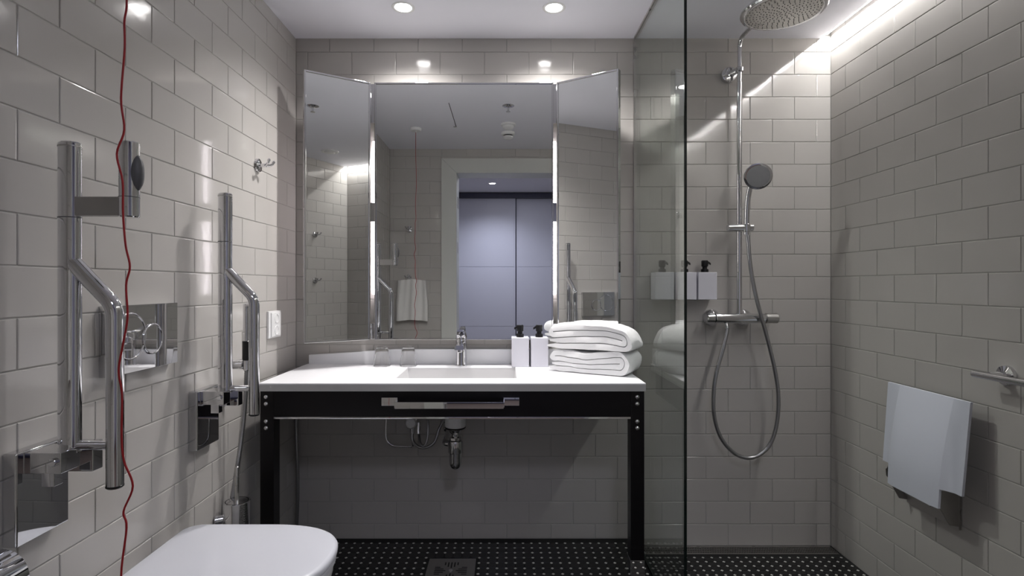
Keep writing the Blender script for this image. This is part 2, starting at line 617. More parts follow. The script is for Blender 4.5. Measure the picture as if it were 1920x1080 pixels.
# ------------------------------------------------------------------ doorway and hallway behind the camera
tr = struct(thing('trim_1', 'wide pale painted door casing with mitred corner', 'trim', (0, YF, 0)))
for k in ('label', 'category'):
    del tr[k]
cy0, cy1 = YF - 0.004, YF + 0.018
part('casing_side', prism([(CX0, 0), (DX0, 0), (DX0, DZ), (CX0, CZ)], 'y', cy0, cy1, 0.003), 'casing', tr)
part('casing_side', prism([(CX1, 0), (DX1, 0), (DX1, DZ), (CX1, CZ)], 'y', cy0, cy1, 0.003), 'casing', tr)
part('casing_head', prism([(CX0, CZ), (DX0, DZ), (DX1, DZ), (CX1, CZ)], 'y', cy0, cy1, 0.003), 'casing', tr)
part('jamb', box(DX0 - 0.03, DX0, YF - 0.2, YF - 0.003, 0, DZ), 'casing', tr, smooth=False)
part('jamb', box(DX1, DX1 + 0.03, YF - 0.2, YF - 0.003, 0, DZ), 'casing', tr, smooth=False)
part('jamb_head', box(DX0 - 0.03, DX1 + 0.03, YF - 0.2, YF - 0.003, DZ, DZ + 0.03), 'casing', tr, smooth=False)
for z in (1.86, 1.48, 0.35):
    part('hinge', box(DX0 - 0.001, DX0 + 0.003, YF - 0.14, YF - 0.06, z - 0.045, z + 0.045, 0.001), 'satin', tr)

HX0, HX1, HY = -1.5, 1.9, -1.80
struct(obj('floor_hall', box(HX0, HX1, HY, YF - 0.2, -0.05, -0.001), 'hallfloor', smooth=False))
struct(obj('ceiling_hall', box(HX0, HX1, HY, YF - 0.2, 2.29, 2.34), 'ceiling', smooth=False))
struct(obj('wall_hall_left', box(HX0 - 0.05, HX0, HY, YF - 0.2, 0, 2.34), 'hallwall', smooth=False))
struct(obj('wall_hall_right', box(HX1, HX1 + 0.05, HY, YF - 0.2, 0, 2.34), 'hallwall', smooth=False))
struct(obj('wall_hall_back', box(HX0, HX1, HY - 0.5, HY - 0.45, 0, 2.34), 'hallwall', smooth=False))
wd = thing('sliding_wardrobe', 'white wardrobe tinted for the cool hall light, with sliding panel doors seen through the doorway', 'wardrobe', (0.2, HY, 0))
part('carcass', box(HX0 + 0.01, HX1 - 0.01, HY - 0.44, HY - 0.06, 0.0, 2.285), 'wardrobe', wd, smooth=False)
part('top_rail', box(HX0 + 0.01, HX1 - 0.01, HY - 0.06, HY + 0.052, 2.222, 2.285, 0.002), 'wardrobedark', wd)
part('bottom_rail', box(HX0 + 0.01, HX1 - 0.01, HY - 0.06, HY + 0.05, 0.0, 0.04, 0.002), 'wardrobedark', wd)
for (x0, x1, dy) in ((HX0 + 0.02, -0.80, 0.0), (-0.83, 0.120, 0.022), (0.134, 1.02, 0.0), (1.0, HX1 - 0.02, 0.022)):
    dr = part('sliding_door', box(x0, x1, HY - 0.02 + dy, HY + dy, 0.042, 2.22, 0.002), 'wardrobe', wd)
    for (z0, z1) in ((0.07, 0.655), (0.663, 1.382), (1.388, 2.19)):
        part('door_panel', box(x0 + 0.02, x1 - 0.02, HY + dy - 0.002, HY + dy + 0.004, z0, z1, 0.0015), 'wardrobe', dr)
part('door_shadow_gap', box(0.1205, 0.1335, HY - 0.03, HY - 0.002, 0.05, 2.22), 'wardrobedark', wd, smooth=False)


# ------------------------------------------------------------------ downlights
def downlight(x, y, label, watt, color, z=ZC, spot=True):
    t = thing('downlight', label, 'downlight', (x, y, z))
    part('trim_ring', lathe((x, y, z), (0, 0, -1), [(0.034, -0.004), (0.034, 0.0005), (0.037, 0.0025), (0.044, 0.0028), (0.047, 0.0012), (0.047, -0.003)], 40), 'plastic', t)
    part('lens', lathe((x, y, z), (0, 0, -1), [(0, 0.0008), (0.02, 0.0008), (0.0335, 0.0004), (0.0335, -0.003)], 40), 'lens', t)
    l = lamp('SPOT', 'downlight_lamp', (x, y, z - 0.012), (0, 0, 0), energy=watt, color=color, shadow_soft_size=0.03,
             spot_size=math.radians(140), spot_blend=1.0)
    l.parent = t
    l.matrix_parent_inverse = Matrix.Translation(t.location).inverted()
    return t


downlight(-0.417, 2.212, 'round recessed ceiling downlight nearer the left tiled wall', DOWNLIGHT_W, (1.0, 0.965, 0.95))
downlight(0.197, 2.215, 'round recessed ceiling downlight nearer the glass screen', DOWNLIGHT_W, (1.0, 0.965, 0.95))
downlight(-0.148, -1.18, 'small round hallway downlight above the wardrobe, seen in the mirror', 34.0, (0.82, 0.85, 1.0), 2.29)

# ------------------------------------------------------------------ vanity frame
va = thing('vanity_frame', 'black vanity frame with bolted legs, chrome lower edge and towel rail', 'vanity', (-0.19, 2.2, 0))
VX0, VX1, VY0, VY1 = -0.902, 0.510, 1.995, 2.47
ZT, ZA, ZB = 0.773, 0.773, 0.678
part('front_apron', box(VX0 + 0.048, VX1 - 0.048, VY0 + 0.002, VY0 + 0.022, ZB, ZA, 0.001), 'black', va)
part('side_apron', box(VX0 + 0.004, VX0 + 0.024, VY0 + 0.055, VY1 - 0.05, ZB, ZA, 0.001), 'black', va)
part('side_apron', box(VX1 - 0.024, VX1 - 0.004, VY0 + 0.055, VY1 - 0.05, ZB, ZA, 0.001), 'black', va)
part('chrome_edge', box(VX0 + 0.050, VX1 - 0.050, VY0 - 0.001, VY0 + 0.023, ZB - 0.008, ZB - 0.0005, 0.001), 'chrome', va, label='bright chrome strip under the apron')
for lx in (VX0, VX1 - 0.05):
    for ly in (VY0,):
        lg = part('leg', box(lx, lx + 0.05, ly, ly + 0.055, 0.15, ZT, 0.0015), 'black', va)
        part('foot', box(lx - 0.001, lx + 0.051, ly - 0.001, ly + 0.056, 0.0, 0.15, 0.0015), 'polish', lg, label='mirror-bright chrome foot sleeve')
        if ly == VY0:
            cxb = lx + (0.022 if lx < 0 else 0.0235)
            for z in (0.751, 0.7255, 0.661, 0.6365):
                part('bolt', lathe((cxb, ly, z), (0, -1, 0), [(0.0085, -0.001), (0.0082, 0.002), (0.0062, 0.0045), (0.003, 0.006), (0, 0.0063)], 20), 'chrome', lg)
# towel rail on the apron
for (x0, x1, inner) in ((-0.452, -0.393, -0.385), (-0.008, 0.050, -0.017)):
    part('rail_mount', box(x0, x1, VY0 - 0.020, VY0 + 0.002, 0.7225, 0.7525, 0.0015), 'chrome', va)
for (x0, x1) in ((-0.399, -0.381), (-0.022, -0.004)):
    part('rail_arm', box(x0, x1, VY0 - 0.052, VY0 - 0.012, 0.723, 0.7425, 0.0012), 'chrome', va)
part('rail_bar', box(-0.397, -0.007, VY0 - 0.056, VY0 - 0.045, 0.7195, 0.7435, 0.001), 'polish', va, label='flat chrome towel bar')

# ------------------------------------------------------------------ worktop with basin
ct = thing('countertop', 'white vanity worktop with sunken rectangular basin and low upstand', 'countertop', (-0.195, 2.23, 0.773))
TX0, TX1, TY0, TY1, TZ = -0.905, 0.513, 1.985, 2.485, 0.803
BX0, BX1, BY0, BY1 = -0.430, 0.044, 2.094, 2.382
# slab with the basin hollow: ring of top faces, walls and bottom
bm = bmesh.new()
def rect(x0, x1, y0, y1, z):
    return [bm.verts.new(p) for p in ((x0, y0, z), (x1, y0, z), (x1, y1, z), (x0, y1, z))]
o_bot = rect(TX0, TX1, TY0, TY1, 0.7975); o_mid = rect(TX0, TX1, TY0, TY1, TZ - 0.001); o_top = rect(TX0 + 0.001, TX1 - 0.001, TY0 + 0.001, TY1, TZ)
i_top = rect(BX0, BX1, BY0, BY1, TZ); i_1 = rect(BX0 + 0.002, BX1 - 0.002, BY0 + 0.002, BY1 - 0.002, TZ - 0.004)
i_bot = rect(BX0 + 0.002, BX1 - 0.002, BY0 + 0.002, BY1 - 0.002, 0.7975)
for A, B in ((o_bot, o_mid), (o_mid, o_top), (o_top, i_top), (i_top, i_1), (i_1, i_bot), (i_bot, o_bot)):
    for k in range(4):
        bm.faces.new((A[k], A[(k + 1) % 4], B[(k + 1) % 4], B[k]))
part('worktop', bm, 'solid', ct, smooth=False)
for nm, bx_ in (('edge_band', (TX0, TX1, TY0, TY0 + 0.02)), ('edge_band', (TX0, TX0 + 0.02, TY0 + 0.02, TY1)), ('edge_band', (TX1 - 0.02, TX1, TY0 + 0.02, TY1))):
    part(nm, box(*bx_, 0.7735, 0.7973), 'edge', ct, smooth=False)
bm = bmesh.new()
b0 = rect(BX0 + 0.0015, BX1 - 0.0015, BY0 + 0.0015, BY1 - 0.0015, 0.7974)
b1 = rect(BX0 + 0.012, BX1 - 0.012, BY0 + 0.010, BY1 - 0.010, 0.712)
b2 = rect(BX0 + 0.045, BX1 - 0.045, BY0 + 0.04, BY1 - 0.04, 0.698)
b3 = rect(BX0 + 0.05, BX1 - 0.05, BY0 + 0.045, BY1 - 0.045, 0.682)
b4 = rect(BX0 - 0.008, BX1 + 0.008, BY0 - 0.008, BY1 + 0.008, 0.700)
b5 = rect(BX0 - 0.008, BX1 + 0.008, BY0 - 0.008, BY1 + 0.008, 0.7974)
for A, B in ((b0, b1), (b1, b2)):
    for k in range(4):
        bm.faces.new((A[k], B[k], B[(k + 1) % 4], A[(k + 1) % 4]))
bm.faces.new(b2)
for A, B in ((b5, b4), (b4, b3)):
    for k in range(4):
        bm.faces.new((A[k], A[(k + 1) % 4], B[(k + 1) % 4], B[k]))
bm.faces.new(b3[::-1])
for k in range(4):
    bm.faces.new((b5[k], b0[k], b0[(k + 1) % 4], b5[(k + 1) % 4]))
part('basin', bm, 'basin', ct, smooth=False)
part('waste_ring', lathe((-0.205, 2.24, 0.698), (0, 0, 1), [(0, 0.003), (0.018, 0.004), (0.028, 0.003), (0.030, 0.0)], 28), 'chrome', ct)
part('upstand', prism([(-0.893, 0.8032), (-0.893, 0.845), (-0.72, 0.855), (-0.60, 0.864), (-0.50, 0.871), (0.505, 0.871), (0.505, 0.8032)], 'y', 2.466, 2.4885), 'solid', ct, smooth=False)

# ------------------------------------------------------------------ basin mixer tap
fx, fy = -0.197, 2.415
fa = thing('basin_faucet', 'chrome single lever faucet standing behind the basin', 'faucet', (fx, fy, TZ))
part('body', lathe((fx, fy, TZ), (0, 0, 1), [(0, 0), (0.0275, 0), (0.0285, 0.002), (0.0285, 0.006), (0.0262, 0.009), (0.0248, 0.06), (0.0248, 0.114), (0.023, 0.118), (0, 0.118)], 32), 'chrome', fa)
sp = loft([[(fx - 0.019, y, z0), (fx + 0.019, y, z0), (fx + 0.019, y, z1), (fx + 0.012, y, z1 + 0.006), (fx - 0.012, y, z1 + 0.006), (fx - 0.019, y, z1)]
           for (y, z0, z1) in ((fy, 0.872, 0.906), (fy - 0.04, 0.876, 0.904), (fy - 0.09, 0.883, 0.902), (fy - 0.118, 0.887, 0.900))])
part('spout', sp, 'chrome', fa)
part('aerator', rod((fx, fy - 0.104, 0.888), (fx, fy - 0.104, 0.876), 0.0125, 24), 'chrome', fa)
lv = part('lever', loft([[(fx - w, y, z), (fx + w, y, z), (fx + w * 0.8, y, z + t), (fx - w * 0.8, y, z + t)]
                         for (y, z, w, t) in ((fy + 0.024, 0.925, 0.022, 0.024), (fy - 0.015, 0.927, 0.023, 0.023), (fy - 0.05, 0.944, 0.018, 0.015), (fy - 0.085, 0.962, 0.013, 0.009))]), 'chrome', fa)
part('lever_cap', lathe((fx, fy, 0.921), (0, 0, 1), [(0, 0), (0.0245, 0), (0.025, 0.012), (0.021, 0.030), (0.012, 0.038), (0, 0.040)], 28), 'chrome', lv)
part('temperature_dot', lathe((fx, fy - 0.0225, 0.905), (0, -1, 0), [(0.004, -0.001), (0.0035, 0.0012), (0, 0.0015)], 14), 'greyplastic', fa)

# ------------------------------------------------------------------ drinking glasses upside down
def tumbler(x, y, label):
    prof = [(0, 0.086), (0.020, 0.0865), (0.0255, 0.083), (0.0285, 0.072), (0.0305, 0.050), (0.0345, 0.030), (0.0372, 0.004), (0.0372, 0.0008), (0.0355, 0.0006), (0.0345, 0.004),
            (0.032, 0.030), (0.0282, 0.050), (0.026, 0.066), (0.022, 0.072), (0, 0.073)]
    o = obj('drinking_glass', lathe((0, 0, 0), (0, 0, 1), prof, 36), 'tumbler')
    o.location = (x, y, TZ)
    return tag(o, label, 'glass', 'upturned glasses on the worktop')


tumbler(-0.549, 2.412, 'clear upturned drinking glass on the worktop, farther from the faucet')
tumbler(-0.432, 2.412, 'clear upturned drinking glass on the worktop, nearer the faucet')


# ------------------------------------------------------------------ pump dispensers
def pump_bottle(x0, x1, y0, y1, z0, z1, label, group, tip=1, cat='dispenser'):
    cx, cy = (x0 + x1) / 2, (y0 + y1) / 2
    t = thing('pump_dispenser', label, cat, (cx, cy, z0), group)
    part('bottle', box(x0, x1, y0, y1, z0, z1, 0.0025, 3), 'bottle', t)
    part('collar', lathe((cx, cy, z1), (0, 0, 1), [(0.0, -0.001), (0.0165, -0.001), (0.0165, 0.012), (0.0155, 0.0145), (0, 0.0145)], 24), 'blackplastic', t)
    hd = part('pump_head', lathe((cx, cy, z1 + 0.014), (0, 0, 1), [(0, 0), (0.0105, 0), (0.0105, 0.010), (0.0145, 0.013), (0.0155, 0.036), (0.0130, 0.040), (0, 0.041)], 24), 'blackplastic', t)
    part('nozzle', loft([[(cx + tip * u, cy - w, z), (cx + tip * u, cy + w, z), (cx + tip * u, cy + w * 0.7, z + h), (cx + tip * u, cy - w * 0.7, z + h)]
                         for u, w, z, h in ((0.0, 0.008, z1 + 0.038, 0.012), (0.016, 0.0065, z1 + 0.039, 0.010), (0.026, 0.005, z1 + 0.033, 0.009))]), 'blackplastic', hd)
    return t


g1 = 'pump dispensers on the worktop'
pump_bottle(0.0265, 0.1025, 2.378, 2.452, TZ, 0.931, 'white box-shaped pump dispenser on the worktop next to the faucet', g1, -1)
pump_bottle(0.1115, 0.1875, 2.378, 2.452, TZ, 0.931, 'white box-shaped pump dispenser on the worktop touching the folded towels', g1, -1)
g2 = 'pump dispensers on the shower wall'
for x, lb in ((0.706, 'white wall dispenser behind the glass screen, farthest from the shower riser'),
              (0.8065, 'white wall dispenser in the middle of three, crossed by the glass edge'),
              (0.897, 'white wall dispenser nearest the shower riser pipe')):
    d_ = pump_bottle(x - 0.0425 + (0.0 if x < 0.89 else 0.002), x + 0.0425, 2.412, 2.486, 1.097, 1.2195, lb, g2, 1)
    part('wall_bracket', box(x - 0.02, x + 0.02, 2.484, 2.4895, 1.12, 1.19, 0.001), 'satin', d_)


# ------------------------------------------------------------------ folded towels
def folded_towel(name, L, D, t, layers, label, seed, droop=0.0, group='folded towels on the worktop', lean=0.0):
    """one cloth folded in a zigzag, seen end on; local x = length, y = depth, z = up"""
    path = []
    def run(xa, xb, z, n=14):
        path.extend((xa + (xb - xa) * i / n, z) for i in range(n + 1))
    def arc(cx_, cz, r, a0, a1, n=10, fx=1.0):
        path.extend((cx_ + fx * r * math.cos(a0 + (a1 - a0) * i / n), cz + r * math.sin(a0 + (a1 - a0) * i / n)) for i in range(1, n))
    xr = L - 1.9 * t
    run(0.004, xr, 0.5 * t); arc(xr, 2 * t, 1.5 * t, -PI / 2, PI / 2, 14)
    run(xr, 0.022 + 0.5 * t, 3.5 * t); arc(0.022 + 0.5 * t, 3 * t, 0.5 * t, PI / 2, 1.5 * PI, 8, 1.2)
    run(0.022 + 0.5 * t, xr, 2.5 * t); arc(xr, 2 * t, 0.5 * t, PI / 2, -PI / 2, 8)
    run(xr, 0.016, 1.5 * t)
    layers = 4
    pts = [V((a, b)) for a, b in path]
    n = len(pts)
    tv = [(pts[min(i + 1, n - 1)] - pts[max(i - 1, 0)]).normalized() for i in range(n)]
    h = t * 0.515
    # round the free cloth ends
    sc = [min(1.0, 0.35 + i * 0.4, 0.35 + (n - 1 - i) * 0.4) for i in range(n)]
    up = [pts[i] + V((-tv[i].y, tv[i].x)) * h * sc[i] for i in range(n)]
    dn = [pts[i] - V((-tv[i].y, tv[i].x)) * h * sc[i] for i in range(n)]
    outline = up + dn[::-1]
    rings = []
    H = layers * t
    ND = 16
    def deform(x, y, z):
        p = V((x * 6 + seed * 7, y * 6, z * 9))
        q = noise.noise(p) * 0.020 * (z / H + 0.15)
        w = noise.noise(V((x * 22, y * 20 + seed, z * 25))) * 0.0030
        dz = -droop * max(0.0, (x - L * 0.72) / (L * 0.28)) ** 2 * max(0.0, z / H) ** 0.7 + droop * 0.35 * math.sin(PI * min(1, max(0, x / L))) * (z / H)
        sag = 1 + 0.0 * x
        return V((x + w * 2, y + q * 0.5 + w + lean * z, max(0.0, z * sag + q + w + dz)))
    for j in range(ND + 1):
        v = j / ND
        y = D * v
        edge = min(v, 1 - v)
        rr = 1.0 if edge > 0.06 else (0.80 + 0.20 * math.sqrt(max(0.0, 1 - (1 - edge / 0.06) ** 2)))
        ring = []
        for i, (a, b) in enumerate(zip(up, up)):
            c = pts[i] + (up[i] - pts[i]) * rr
            ring.append(deform(c.x, y, c.y))
        for i in range(n - 1, -1, -1):
            c = pts[i] + (dn[i] - pts[i]) * rr
            ring.append(deform(c.x, y, c.y))
        rings.append(ring)
    bm = loft(rings, cap=False)
    bm.verts.ensure_lookup_table()
    m = 2 * n
    for base, flip in ((0, False), (ND * m, True)):
        for i in range(n - 1):
            q = [bm.verts[base + i], bm.verts[base + i + 1], bm.verts[base + m - 2 - i], bm.verts[base + m - 1 - i]]
            bm.faces.new(q if flip else q[::-1])
    o = obj(name, bm, 'towel', angle=70)
    return tag(o, label, 'towel', group)


ta = math.atan2(-0.172, 0.2965)
tw1 = folded_towel('folded_towel', 0.345, 0.165, 0.0225, 4, 'folded white bath towel, lower of the two on the worktop', 1.0, 0.004)
tw1.location = (0.181, 2.278, TZ + 0.001); tw1.rotation_euler = (0, 0, ta)
tw2 = folded_towel('folded_towel', 0.362, 0.165, 0.0215, 4, 'folded white bath towel, upper of the two with drooping folded end', 3.3, 0.032)
tw2.location = (0.173, 2.280, TZ + 0.0965); tw2.rotation_euler = (0, 0, ta)

# ------------------------------------------------------------------ three-part mirror
YM = 2.42
mi = thing('triple_mirror', 'three-part chrome framed mirror with angled side wings above the vanity', 'mirror', (-0.185, YM, 0.9185))
MZ0, MZ1 = 0.9185, 2.064


def mirror_leaf(p0, p1, nm, th=0.022):
    """upright leaf between two plan points; reflecting face towards the room (-y side)"""
    a, b = V((p0[0], p0[1])), V((p1[0], p1[1]))
    L = (b - a).length
    u = (b - a) / L
    nrm = V((u.y, -u.x))
    if nrm.y > 0:
        nrm = -nrm
    def bx(s0, s1, d0, d1, z0, z1, bev=0.0):
        bm = box(s0, s1, d0, d1, z0, z1, bev)
        for v in bm.verts:
            q = a + u * v.co.x - nrm * v.co.y
            v.co = V((q.x, q.y, v.co.z))
        return bm
    lf = part(nm, bx(0.004, L - 0.004, 0.003, th, MZ0 + 0.004, MZ1 - 0.004), 'satin', mi, smooth=False)
    part('mirror_glass', bx(0.0045, L - 0.0045, 0.0, 0.0028, MZ0 + 0.0045, MZ1 - 0.0045), 'mirror', lf, smooth=False)
    w = 0.0075
    for (s0, s1, z0, z1) in ((0, w, MZ0, MZ1), (L - w, L, MZ0, MZ1), (w, L - w, MZ0, MZ0 + w), (w, L - w, MZ1 - w, MZ1)):
        part('frame_bar', bx(s0, s1, -0.004, th, z0, z1, 0.0012), 'chrome', lf)
    return lf


mirror_leaf((-0.584, YM), (0.2125, YM), 'centre_leaf')
mirror_leaf((-0.603, YM), (-0.8436, 2.272), 'side_leaf')
mirror_leaf((0.2290, YM), (0.4713, 2.263), 'side_leaf')
for x0, x1 in ((-0.602, -0.5855), (0.2135, 0.2285)):
    xc = (x0 + x1) / 2
    part('light_tube', rod((xc, 2.450, 1.12), (xc, 2.450, 1.81), 0.006, 16), 'led', mi)
    for (z0, z1) in ((1.885, 2.06), (1.445, 1.53), (0.922, 0.99)):
        part('hinge', box(x0 - 0.003, x1 + 0.003, YM + 0.004, YM + 0.012, z0, z1, 0.001), 'chrome', mi)
part('wall_mount', box(-0.5, 0.12, 2.442, 2.489, 1.1, 1.9, 0.002), 'satin', mi)

# ------------------------------------------------------------------ under the basin
bt = thing('bottle_trap', 'chrome bottle trap hanging under the basin', 'drain trap', (-0.208, 2.25, 0.40))
tx, ty = -0.208, 2.25
part('tail', lathe((tx, ty, 0.575), (0, 0, 1), [(0, 0), (0.040, 0.0), (0.044, 0.006), (0.044, 0.075), (0.040, 0.105), (0, 0.105)], 32), 'plastic', bt, label='white plastic waste tail')
part('seal_ring', lathe((tx, ty, 0.570), (0, 0, 1), [(0.0, 0), (0.042, 0), (0.0435, 0.003), (0.042, 0.006), (0, 0.006)], 32), 'blackplastic', bt)
part('funnel', lathe((tx, ty, 0.533), (0, 0, 1), [(0, 0), (0.016, 0), (0.016, 0.012), (0.034, 0.034), (0.034, 0.0375), (0, 0.0375)], 32), 'trapcup', bt)
part('nut', lathe((tx, ty, 0.520), (0, 0, 1), [(0, 0), (0.022, 0.0), (0.024, 0.002), (0.024, 0.012), (0.018, 0.016), (0, 0.016)], 8), 'chrome', bt, smooth=False)
part('body', lathe((tx, ty, 0.468), (0, 0, 1), [(0, 0), (0.028, 0), (0.030, 0.003), (0.030, 0.045), (0.025, 0.053), (0, 0.053)], 32), 'trapcup', bt)
part('cup', lathe((tx, ty, 0.400), (0, 0, 1), [(0, 0), (0.010, 0.0015), (0.019, 0.007), (0.0245, 0.018), (0.0255, 0.03), (0.0255, 0.068), (0, 0.068)], 32), 'trapcup', bt)
part('outlet_pipe', tube(fillet([(tx - 0.025, ty, 0.505), (tx - 0.045, ty + 0.01, 0.505), (tx - 0.045, YB - 0.004, 0.515)], 0.03), 0.013), 'chrome', bt)
part('wall_flange', lathe((tx - 0.045, YB, 0.515), (0, -1, 0), [(0.013, 0.02), (0.02, 0.012), (0.034, 0.004), (0.034, -0.001)], 28), 'chrome', bt)

av = thing('angle_valve', 'grey capped shut-off valve with pipe stub under the worktop', 'valve', (-0.42, 2.44, 0.55))
part('valve_body', rod((-0.405, YB - 0.002, 0.572), (-0.405, 2.40, 0.572), 0.016, 20), 'chrome', av)
part('knob', lathe((-0.42, 2.41, 0.552), (0.1, -1, 0.1), [(0, -0.02), (0.020, -0.018), (0.026, -0.006), (0.026, 0.012), (0.020, 0.022), (0, 0.026)], 24), 'plastic', av, label='light grey plastic knob')
part('outlet', rod((-0.413, 2.405, 0.545), (-0.413, 2.405, 0.505), 0.010, 18), 'chrome', av)
part('outlet', rod((-0.385, 2.405, 0.555), (-0.385, 2.40, 0.505), 0.009, 18), 'chrome', av)
pp = obj('supply_pipe', tube(spline([(-0.535, 2.44, 0.69), (-0.535, 2.44, 0.602), (-0.537, 2.435, 0.495), (-0.528, 2.43, 0.464), (-0.506, 2.43, 0.445), (-0.475, 2.43, 0.441), (-0.42, 2.428, 0.441), (-0.413, 2.415, 0.46), (-0.413, 2.405, 0.506)]), 0.0052), 'chrome')
tag(pp, 'bent chrome supply pipe leading down to the shut-off valve', 'pipe')
h1 = obj('supply_hose', tube(spline([(-0.413, 2.40, 0.508), (-0.409, 2.395, 0.476), (-0.381, 2.38, 0.453), (-0.346, 2.375, 0.453), (-0.311, 2.38, 0.476), (-0.292, 2.39, 0.53), (-0.262, 2.41, 0.60), (-0.25, 2.41, 0.69)]), 0.0062), 'hose')
tag(h1, 'wider looped supply hose between the valve and the bottle trap', 'hose', 'supply hoses under the basin')
h2 = obj('supply_hose', tube(spline([(-0.385, 2.40, 0.508), (-0.371, 2.365, 0.472), (-0.355, 2.36, 0.463), (-0.341, 2.36, 0.489), (-0.338, 2.37, 0.547), (-0.345, 2.39, 0.605), (-0.33, 2.40, 0.69)]), 0.0055), 'hose')
tag(h2, 'narrow looped supply hose right beside the shut-off valve', 'hose', 'supply hoses under the basin')
h3 = obj('braided_hose', tube(resample(spline([(-0.945, 2.445, 0.70), (-0.944, 2.445, 0.598), (-0.943, 2.445, 0.502), (-0.938, 2.44, 0.406), (-0.934, 2.44, 0.31), (-0.934, 2.44, 0.214), (-0.94, 2.445, 0.094), (-0.945, 2.45, 0.0)]), 0.005), 0.0075, 12, ribs=0.07), 'hose')
tag(h3, 'ribbed metal hose hanging to the floor behind the left vanity leg', 'hose')

# ------------------------------------------------------------------ glass shower screen
gs = thing('glass_screen', 'floor to ceiling clear glass shower screen with dark polished edge', 'glass screen', (XG, 2.14, 0))
part('pane', box(XG - 0.004, XG + 0.004, 1.7905, 2.486, -0.005, ZC - 0.001), 'glass', gs, smooth=False)
part('polished_edge', box(XG - 0.0042, XG + 0.0042, 1.786, 1.790, -0.004, ZC - 0.001), 'glassedge', gs, smooth=False)
part('wall_channel', box(XG - 0.007, XG + 0.007, 2.476, 2.489, 0.0, ZC - 0.002, 0.0008), 'satin', gs)
part('ceiling_channel', box(XG - 0.007, XG + 0.007, 1.79, 2.476, ZC - 0.012, ZC - 0.0005, 0.0008), 'satin', gs)
part('floor_channel', box(XG - 0.007, XG + 0.007, 1.79, 2.476, -0.002, 0.010, 0.0008), 'glassedge', gs)

# ------------------------------------------------------------------ shower set
sx, sy = 1.0455, 2.428
sh = thing('shower_set', 'chrome shower column with overhead disc, hand shower, hose and thermostat', 'shower', (sx, sy, 1.0))
part('riser', rod((sx, sy, 1.03), (sx, sy, 2.07), 0.0115, 20), 'chrome', sh)
arm = [(sx, sy, 2.06), (sx, sy, 2.262), (sx, sy - 0.385, 2.262)]
part('overhead_arm', tube(fillet(arm, 0.05), 0.0095, 16), 'chrome', sh)
part('arm_collar', rod((sx, sy, 2.115), (sx, sy, 2.135), 0.0175, 24), 'chrome', sh)
wb = part('wall_bracket', lathe((sx - 0.028, YB, 2.12), (0, -1, 0), [(0, -0.001), (0.034, -0.001), (0.036, 0.004), (0.034, 0.022), (0.028, 0.026), (0, 0.026)], 32), 'chrome', sh)
part('bracket_arm', rod((sx - 0.026, YB - 0.02, 2.122), (sx, sy, 2.124), 0.013, 20), 'chrome', wb)
# overhead disc
hx, hy, hz, hr = sx, 2.045, 2.188, 0.150
hd = part('overhead_disc', lathe((hx, hy, hz), (0, 0, 1), [(0, 0.0), (hr - 0.016, 0.0), (hr - 0.014, -0.001), (hr - 0.004, 0.001), (hr, 0.006), (hr, 0.012), (hr - 0.006, 0.019), (hr * 0.6, 0.026), (0.03, 0.032), (0.022, 0.05), (0.016, 0.072), (0, 0.072)], 64), 'chrome', sh)
part('spray_face', lathe((hx, hy, hz), (0, 0, 1), [(0, -0.0016), (hr - 0.020, -0.0016), (hr - 0.017, 0.0005)], 64), 'satin', hd)
bmn = bmesh.new()
for ring_i in range(1, 12):
    rr = ring_i * (hr - 0.024) / 11
    cnt = int(4 * ring_i * 0.85) + 3
    for k in range(cnt):
        a = 2 * PI * k / cnt + ring_i * 0.4
        lathe((hx + rr * math.cos(a), hy + rr * math.sin(a), hz - 0.0014), (0, 0, -1), [(0.0019, 0), (0.0013, 0.0020), (0, 0.0022)], 6, bm=bmn)
part('nozzles', bmn, 'greyplastic', hd)['kind'] = 'stuff'
# thermostat
mz, my = 1.0136, 2.425
mx = part('thermostat', rod((0.935, my, mz), (1.155, my, mz), 0.0225, 32, 0.002), 'chrome', sh)
part('flow_handle', rod((0.896, my, mz), (0.9335, my, mz), 0.0235, 28, 0.004), 'chrome', mx)
part('temperature_handle', rod((1.157, my, mz), (1.215, my, mz), 0.0225, 28, 0.004), 'satin', mx)
for x in (0.943, 1.088):
    part('wall_rosette', lathe((x, YB, mz), (0, -1, 0), [(0, -0.001), (0.038, -0.001), (0.039, 0.003), (0.034, 0.018), (0.020, 0.03), (0.018, 0.055), (0, 0.055)], 32), 'chrome', mx)
part('hose_outlet', rod((0.986, my, mz - 0.018), (0.986, my - 0.01, mz - 0.046), 0.0085, 18), 'chrome', mx)
# slider with hand shower
sl = part('slider', rod((0.984, sy - 0.018, 1.416), (1.098, sy - 0.018, 1.416), 0.0162, 24, 0.003), 'chrome', sh)
part('holder_cone', rod((1.070, sy - 0.02, 1.399), (1.066, sy - 0.022, 1.434), 0.0175, 20), 'chrome', sl)
hcx, hcy, hcz = 1.086, 2.335, 1.63
nrm = V((-0.33, -0.86, -0.36)).normalized()
hs_ = part('hand_shower', lathe((hcx, hcy, hcz), nrm, [(0, -0.034), (0.02, -0.032), (0.042, -0.022), (0.054, -0.010), (0.0575, -0.002), (0.0565, 0.004), (0.050, 0.0055), (0, 0.0055)], 40), 'chrome', sh)
part('handle', tube(spline([(1.068, 2.407, 1.385), (1.067, 2.402, 1.44), (1.066, 2.393, 1.52), (1.07, 2.378, 1.585), (1.08, 2.362, 1.615)]), 0.0115, 18), 'chrome', hs_)
part('spray_plate', lathe(V((hcx, hcy, hcz)) + nrm * 0.0055, nrm, [(0, 0.0012), (0.044, 0.0010), (0.047, 0.0)], 40), 'plate', hs_, label='grey nozzle plate of the hand shower')
